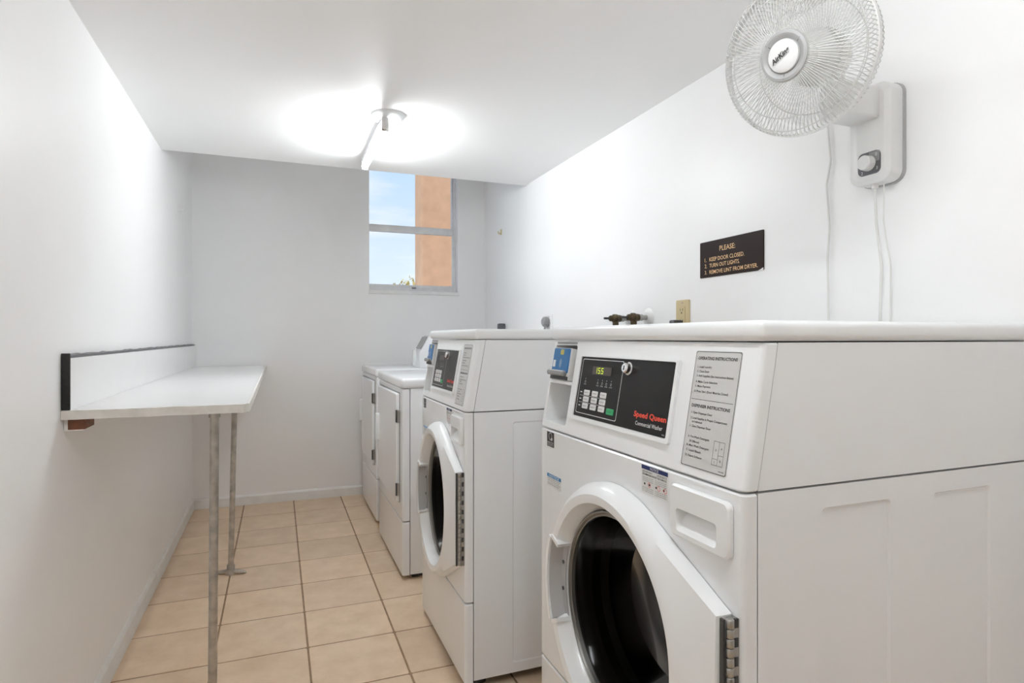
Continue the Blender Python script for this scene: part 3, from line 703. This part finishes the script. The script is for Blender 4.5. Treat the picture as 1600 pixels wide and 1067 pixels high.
# ------------------------------------------------------------------ dryers
def make_dryer():
    t = thing('clothes_dryer', (0, 0, 0), '', 'dryer', 'white dryers'); W, D, Z0, Z1 = 0.655, 0.68, 0.852, 0.897
    P = lambda n, b, m, p=t, **k: obj(n, b, m, p, **k)
    P('front_panel', wrap_panel(0.262, Z0 - 0.002, lambda z: 0.0, 0.032, 0.010, W), 'enamel')
    P('lower_panel', wrap_panel(0.020, 0.257, lambda z: 0.0, 0.032, 0.010, W), 'enamel')
    P('cabinet', box(0.0345, D, 0.001, W - 0.001, 0.022, Z0 - 0.001, bev=0.003), 'enamel')
    P('plinth', box(0.05, D - 0.02, 0.03, W - 0.03, 0.0, 0.022), 'rubber')
    b = bmesh.new(); add_box(b, -0.006, D + 0.01, -0.004, W + 0.004, Z0, Z1, 0.012, 4); P('top', b, 'enamel')
    d = P('door', slab(fr, rrect(0.062, 0.600, 0.335, 0.825, 0.006, 2), 0.0004, 0.016, 0.004), 'enamel')
    b = bmesh.new(); slab(fr, rrect(0.059, 0.603, 0.332, 0.829, 0.007, 2), 0.0002, 0.0022, 0, b); P('door_gap', b, 'darkgrey', smooth=0)
    b = bmesh.new()
    outline_into(b, fr, rrect(0.555, 0.590, 0.535, 0.680, 0.012, 4), 0.006, 0.032)
    lo = rrect(0.555, 0.590, 0.535, 0.680, 0.012, 4)
    A = [b.verts.new(fr(u, v, 0.0158)) for u, v in lo]; B = [b.verts.new(fr(u, v, 0.032)) for u, v in lo]; bridge(b, A, B)
    li = [(0.5725 + (u - 0.5725) * (1 - 0.006 / 0.0175), 0.6075 + (v - 0.6075) * (1 - 0.006 / 0.0725)) for u, v in lo]
    A = [b.verts.new(fr(u, v, 0.0162)) for u, v in li]; B = [b.verts.new(fr(u, v, 0.032)) for u, v in li]; bridge(b, A, B); b.faces.new(A)
    obj('handle', b, 'plastic', d)
    for z in (0.395, 0.725):
        b = bmesh.new(); slab(fr, rrect(0.052, 0.064, z - 0.030, z + 0.030, 0.002, 1), 0.002, 0.018, 0.001, b)
        h_ = P('hinge', b, 'steel')
        b = bmesh.new(); tube_bm([(-0.016, 0.056, z - 0.028), (-0.016, 0.056, z + 0.028)], 0.005, 12, True, b); obj('hinge_pin', b, 'rubber', h_)
    # coin box at the back of the top
    b = bmesh.new(); prof = [(0.252, Z1 + 0.0005), (0.252, 0.985), (0.312, 1.092), (0.47, 1.092), (0.47, Z1 + 0.0005)]
    A = [b.verts.new((x, 0.012, z)) for x, z in prof]; B = [b.verts.new((x, 0.162, z)) for x, z in prof]
    bridge(b, A, B); b.faces.new(A); b.faces.new(B[::-1]); bmesh.ops.bevel(b, geom=b.edges[:], offset=0.004, segments=2, affect='EDGES')
    cb = P('coin_box', b, 'enamel')
    obj('coin_chute', box(0.236, 0.253, 0.100, 0.155, Z1 + 0.01, 1.005, bev=0.004), 'enamel', cb)
    b = bmesh.new(); dx, dz = 0.060, 0.107; nn = Vector((-dz, 0, dx)).normalized()
    q0, q1 = Vector((0.266, 0, 1.0100)), Vector((0.3055, 0, 1.0805))
    A = [b.verts.new(p + nn * 0.0005 + Vector((0, y, 0))) for p, y in ((q0, 0.03), (q0, 0.15), (q1, 0.15), (q1, 0.03))]
    B = [b.verts.new(p + nn * 0.008 + Vector((0, y, 0))) for p, y in ((q0, 0.03), (q0, 0.15), (q1, 0.15), (q1, 0.03))]
    bridge(b, A, B); b.faces.new(B); obj('coin_plate', b, 'midgrey', cb, smooth=0)
    return t
dr = make_dryer(); dr.location = (0.515, 2.66, 0); dr['label'] = 'white dryer standing beside the farther washer, its cabinet side showing'
d2 = copy_tree(dr); d2.location = (0.531, 3.515, 0); d2.scale = (1, 0.92, 1); d2['label'] = 'farthest white dryer, set into the corner against the window wall'

# ------------------------------------------------------------------ wall fan
FANP = Vector((XR, 0.990, 1.545))
fan = thing('wall_fan', FANP, 'white wall-mounted fan with round wire cage and control dial', 'fan')
def wl(u, v, o=0.0): return Vector((-o, u, v))
def plate_loop():
    r = 0.030; out = []
    for q in rrect(-0.056, 0.056, -0.112, 0.112, r, 6):
        out.append(q)
    return out
obj('wall_plate', slab(wl, rrect(-0.053, 0.054, -0.114, 0.114, 0.028, 6), 0.0005, 0.010), 'hubgrey', fan)
b = slab(wl, rrect(-0.051, 0.052, -0.112, 0.112, 0.026, 6), 0.010, 0.056, 0.010)
obj('mount_housing', b, 'fanplastic', fan, smooth=40)
b = bmesh.new(); add_box(b, -0.155, -0.050, -0.030, 0.045, 0.030, 0.100, 0.006, 3); obj('arm', b, 'fanplastic', fan)
dp = obj('dial_plate', slab(wl, rrect(-0.034, 0.022, -0.094, -0.042, 0.012, 5), 0.0555, 0.0575), 'darkgrey', fan)
b = bmesh.new(); rect_into(b, wl, -0.032, -0.006, -0.067, -0.044, 0.0578); obj('dial_segment', b, 'midgrey', dp, smooth=0)
obj('dial_knob', lathe([(0, 0.0185), (0.014, 0.0185), (0.0165, 0.016), (0.0175, 0.0)], 28, Matrix.Translation((-0.0575, -0.005, -0.068)) @ Matrix.Rotation(-PI / 2, 4, 'Y')), 'fanplastic', dp)
b = bmesh.new()
for s, u, v in (('0', -0.024, -0.055), ('1', 0.016, -0.058), ('2', 0.011, -0.091), ('3', -0.026, -0.086)): text_into(b, s, wl, u, v, 0.007, None, 0.0582, 'C')
obj('dial_numbers', b, 'printwhite', dp, smooth=0)
for u in (0.0, -0.022):
    pts = [(-0.03, u, -0.110), (-0.03, u, -0.13), (-0.022 + 0.006 * math.sin(u * 90), u + 0.003, -0.20), (-0.012, u - 0.002, -0.30), (-0.010, u + (0.004 if u == 0 else 0), -0.43), (-0.010, u, -0.9)]
    obj('power_cord' if u == 0 else 'pull_cord', tube_bm(pts, 0.0030 if u == 0 else 0.0016, 8), 'cord', fan)
obj('cord_grommet', lathe([(0, -0.122), (0.007, -0.122), (0.008, -0.110)], 16, Matrix.Translation((-0.03, 0, 0))), 'fanplastic', fan)
# head
Rt = Vector((math.cos(YAW), -math.sin(YAW), 0)); Fw = Vector((math.sin(YAW), math.cos(YAW), 0)); Up = Vector((0, 0, 1))
HC = Vector((0.963, 0.909, 1.638))
hn = Vector((-0.933, -0.265, -0.244)).normalized()
hx = Up.cross(hn).normalized(); hy = hn.cross(hx)
HM = Matrix.Translation(HC - FANP) @ Matrix((( hx.x, hy.x, hn.x, 0), (hx.y, hy.y, hn.y, 0), (hx.z, hy.z, hn.z, 0), (0, 0, 0, 1)))
FR_ = 0.150
obj('cage_rim', lathe([(FR_ - 0.003, -0.006), (FR_ + 0.002, -0.006), (FR_ + 0.003, 0.0), (FR_ + 0.002, 0.006), (FR_ - 0.003, 0.006), (FR_ - 0.003, -0.006)], 96, HM), 'fanplastic', fan)
def wires(n, prof, twist, rad):
    bm = bmesh.new()
    for q in range(n):
        a0 = 2 * PI * q / n
        pts = [HM @ Vector((r * math.cos(a0 + twist * f), r * math.sin(a0 + twist * f), z)) for f, (r, z) in zip([i / (len(prof) - 1) for i in range(len(prof))], prof)]
        tube_bm(pts, rad, 4, False, bm)
    return bm
FP = [(FR_, 0.004), (FR_ - 0.003, 0.020), (FR_ - 0.010, 0.030), (0.115, 0.040), (0.090, 0.046), (0.066, 0.050), (0.042, 0.052)]
BP = [(FR_, -0.004), (FR_ - 0.004, -0.030), (FR_ - 0.014, -0.044), (0.11, -0.055), (0.08, -0.062), (0.050, -0.066)]
tag(obj('front_grille', wires(110, FP, 0.16, 0.00085), 'wire', fan), kind='stuff')
tag(obj('rear_grille', wires(96, BP, -0.30, 0.00085), 'wire', fan), kind='stuff')
for r, z in ((0.115, 0.0385), (FR_ - 0.010, 0.0285), (0.11, -0.0535)):
    obj('grille_ring', tube_bm([HM @ Vector((r * math.cos(a * PI / 36), r * math.sin(a * PI / 36), z)) for a in range(73)], 0.0012, 6, False), 'wire', fan)
hub = obj('hub', lathe([(0, 0.052), (0.0305, 0.052), (0.0315, 0.0505), (0.0325, 0.052), (0.041, 0.0565), (0.046, 0.055), (0.048, 0.049), (0.046, 0.045), (0, 0.045)], 64, HM), 'hubgrey', fan)
obj('badge', lathe([(0.0300, 0.0515), (0.0300, 0.0565), (0.026, 0.0590), (0.015, 0.0605), (0, 0.061)], 48, HM), 'badge', hub)
b = bmesh.new()
hmap = lambda u, v, o: HM @ Vector((-u, v, o))
text_into(b, 'AirKing', hmap, 0, -0.004, 0.0095, 0.041, 0.0640, 'C', slant=0.25, rot=math.radians(26), bold=0.032)
obj('badge_lettering', b, 'ink', hub, smooth=0)
b = bmesh.new()
for a in (0.55, 2.4, 4.6):
    p = [Vector((math.cos(a) * r - math.sin(a) * s, math.sin(a) * r + math.cos(a) * s, z)) for r, z, s in ((0.033, 0.0528, -.0006), (0.043, 0.0570, -.0006), (0.043, 0.0570, .0006), (0.033, 0.0528, .0006))]
    b.faces.new([b.verts.new(HM @ q) for q in p])
obj('hub_line', b, 'darkgrey', hub, smooth=0)
obj('motor', lathe([(0, -0.145), (0.035, -0.143), (0.052, -0.125), (0.058, -0.09), (0.055, -0.066), (0, -0.066)], 40, HM), 'fanplastic', fan)
obj('spinner', lathe([(0, 0.036), (0.020, 0.034), (0.030, 0.022), (0.032, -0.02), (0, -0.02)], 32, HM), 'fanplastic', fan)
for q in range(3):
    b = bmesh.new(); g = []; a0 = q * 2 * PI / 3 + 0.4
    for i in range(9):
        row = []
        for j in range(9):
            f = i / 8; s = j / 8 - 0.5; r = 0.028 + 0.108 * f
            half = 0.35 + 0.75 * math.sin(PI * (0.25 + 0.55 * f))
            a = a0 + s * half + 0.35 * f
            row.append(b.verts.new(HM @ Vector((r * math.cos(a), r * math.sin(a), s * 0.035))))
        g.append(row)
    for i in range(8):
        for j in range(8): b.faces.new([g[i][j], g[i + 1][j], g[i + 1][j + 1], g[i][j + 1]])
    bmesh.ops.solidify(b, geom=b.faces[:], thickness=0.0018)
    obj('blade', b, 'blade', fan)
# neck from the arm to the motor
mp0 = HM @ Vector((0, 0, -0.12)); ar = Vector((-0.135, 0.008, 0.066))
obj('neck', tube_bm([ar + Vector((0.03, 0, 0)), ar, ar.lerp(mp0, 0.5), mp0], [0.026, 0.026, 0.026, 0.030], 20), 'fanplastic', fan)

tag(obj('wall_cable', tube_bm([(XR - 0.006, 1.137, 1.90), (XR - 0.006, 1.140, 1.62), (XR - 0.006, 1.130, 1.53), (XR - 0.006, 1.143, 1.47), (XR - 0.006, 1.134, 1.36), (XR - 0.006, 1.140, 1.28), (XR - 0.005, 1.138, 1.14), (XR - 0.005, 1.138, 0.9)], 0.0026, 8), 'cord'), 'thin white cable running down the wall left of the fan mount', 'cable')

# ------------------------------------------------------------------ sign, outlets, valves, small wall pieces
sg = thing('wall_sign', (XR, 0, 0), 'brown engraved plaque with laundry room rules on the wall', 'sign')
obj('plaque', slab(wl, rrect(1.360, 1.641, 1.276, 1.393, 0.002, 1), 0.0005, 0.004, 0.0008), 'sign', sg)
b = bmesh.new()
text_into(b, 'PLEASE:', wl, 1.545, 1.3560, 0.0155, 0.070, 0.0046, bold=0.005)
for s, v, wd in (('KEEP DOOR CLOSED.', 1.3270, 0.157), ('TURN OUT LIGHTS.', 1.3070, 0.137), ('REMOVE LINT FROM DRYER.', 1.2860, 0.212)): text_into(b, s, wl, 1.593, v, 0.0125, wd, 0.0046, bold=0.005)
for q, v in enumerate((1.3270, 1.3070, 1.2860)): text_into(b, '%d.' % (q + 1), wl, 1.616, v, 0.0125, None, 0.0046, bold=0.005)
obj('engraved_lettering', b, 'signtext', sg, smooth=0)
tag(obj('sign_chip', slab(wl, [(1.3595, 1.2745), (1.380, 1.2755), (1.370, 1.2785), (1.3595, 1.2830)], 0.0041, 0.0050), 'wall', sg), 'white paint chip on the corner')

def outlet(y, z, m, label, group=None):
    t = thing('wall_outlet', (XR, y, z), label, 'outlet', group)
    obj('cover_plate', slab(wl, rrect(-0.036, 0.036, -0.057, 0.057, 0.004, 2), 0.0005, 0.006, 0.002), m, t)
    s = obj('socket_insert', slab(wl, rrect(-0.017, 0.017, -0.034, 0.034, 0.003, 2), 0.006, 0.0085, 0.0005), m, t)
    b = bmesh.new()
    for v in (0.019, -0.019):
        rect_into(b, wl, -0.008, -0.0055, v - 0.001, v + 0.008, 0.0088); rect_into(b, wl, 0.0055, 0.008, v - 0.001, v + 0.008, 0.0088); slab(wl, circle(0, v - 0.007, 0.003, 10), 0.0082, 0.0089, 0, b)
    obj('socket_slots', b, 'ink', s, smooth=0)
    b = bmesh.new(); slab(wl, circle(0, 0.047, 0.003, 10), 0.0055, 0.0068, 0, b); obj('screw', b, 'steel', t)
    return t
outlet(1.733, 1.153, 'beige', 'beige wall outlet behind the largest washer with black plug in it')
outlet(2.835, 1.140, 'wall', 'white wall outlet holding the larger grey plug')
outlet(3.60 - 0.55, 1.120, 'wall', '') if False else None
def plug(name, loc, prof, m, label):
    t = thing(name, loc, label, 'plug')
    obj('plug_body', prof, m, t)
    return t
b = bmesh.new(); add_box(b, -0.050, -0.0095, -0.015, 0.015, -0.020, 0.012, 0.006, 2)
t = plug('power_plug', (XR, 1.735, 1.128), b, 'rubber', 'black plug pushed into the beige outlet')
obj('plug_cord', tube_bm([(-0.045, 0, -0.008), (-0.062, 0.004, -0.02), (-0.066, 0.006, -0.06), (-0.04, 0.0, -0.3)], 0.005, 8), 'rubber', t)
b = lathe([(0, 0.040), (0.018, 0.040), (0.025, 0.034), (0.027, 0.022), (0.025, 0.012), (0, 0.0095)], 24, Matrix.Rotation(-PI / 2, 4, 'Y'))
t = plug('power_plug', (XR, 2.840, 1.160), b, 'midgrey', 'round grey plug on the wall just left of the valves')
obj('plug_cord', tube_bm([(-0.025, 0, -0.02), (-0.03, 0.0, -0.06), (-0.02, 0.0, -0.3)], 0.006, 8), 'midgrey', t)
def wx(y): return XR if y < YS - 0.1 else XR + (XRB - XR) * (y - (YS - 0.1)) / (YB - (YS - 0.1))
b = bmesh.new(); add_box(b, -0.045, 0.0, -0.022, 0.022, -0.025, 0.020, 0.008, 2)
t = plug('power_plug', (wx(3.66) - 0.002, 3.66, 1.150), b, 'darkgrey', 'small dark grey plug low on the wall above the far washer top')
obj('plug_cord', tube_bm([(-0.03, 0, -0.02), (-0.034, 0.0, -0.06), (-0.03, 0.0, -0.3)], 0.006, 8), 'midgrey', t)

def valve(y, z, label):
    t = thing('water_valve', (XR, y, z), label, 'valve', 'water valves')
    RY = Matrix.Rotation(-PI / 2, 4, 'Y')
    obj('escutcheon', lathe([(0, 0.010), (0.012, 0.010), (0.030, 0.006), (0.037, 0.001), (0.037, 0.0)], 32, RY), 'fanplastic', t)
    obj('pipe_stub', lathe([(0.0095, 0.008), (0.0095, 0.030), (0.013, 0.030), (0.013, 0.044), (0.010, 0.045)], 20, RY), 'steel', t)
    b = lathe([(0, 0.040), (0.011, 0.040), (0.014, 0.046), (0.014, 0.058), (0.017, 0.062), (0.017, 0.076), (0.012, 0.082), (0.012, 0.090), (0.009, 0.094), (0, 0.094)], 12, RY)
    lathe([(0, 0.0), (0.012, -0.004), (0.012, -0.022), (0.015, -0.024), (0.015, -0.034), (0, -0.034)], 12, Matrix.Translation((-0.066, 0, -0.010)), b)
    obj('valve_body', b, 'brass', t)
    obj('spout', lathe([(0, -0.043), (0.0165, -0.043), (0.0165, -0.060), (0, -0.060)], 20, Matrix.Translation((-0.066, 0, 0))), 'chrome', t)
    obj('valve_stem', tube_bm([(-0.092, 0, 0), (-0.118, 0, 0)], 0.0045, 10), 'rubber', t)
    obj('supply_hose', tube_bm([(-0.066, 0, -0.058), (-0.066, 0, -0.12), (-0.05, 0.01, -0.3)], 0.011, 10), 'midgrey', t)
valve(2.075, 1.155, 'dark brass water valve with chrome wall flange, farther from the outlet')
valve(1.945, 1.155, 'dark brass water valve with chrome wall flange, nearer the outlet')
def clip(loc, sx, label):
    t = thing('wall_hook', loc, label, 'hook')
    obj('hook_base', box(0, sx * 0.004, -0.014, 0.014, -0.018, 0.018, bev=0.0015), 'beige' if sx < 0 else 'wall', t)
    obj('hook_prong', tube_bm([(sx * 0.003, 0, -0.008), (sx * 0.018, 0, -0.012), (sx * 0.022, 0, 0.004)], 0.004, 8), 'beige' if sx < 0 else 'wall', t)
clip((wx(3.75) - 0.001, 3.75, 1.779), -1, 'small yellowed hook on the right-hand wall near the window')
clip((XL, 3.69, 1.779), 1, 'small white painted hook high on the left-hand wall')
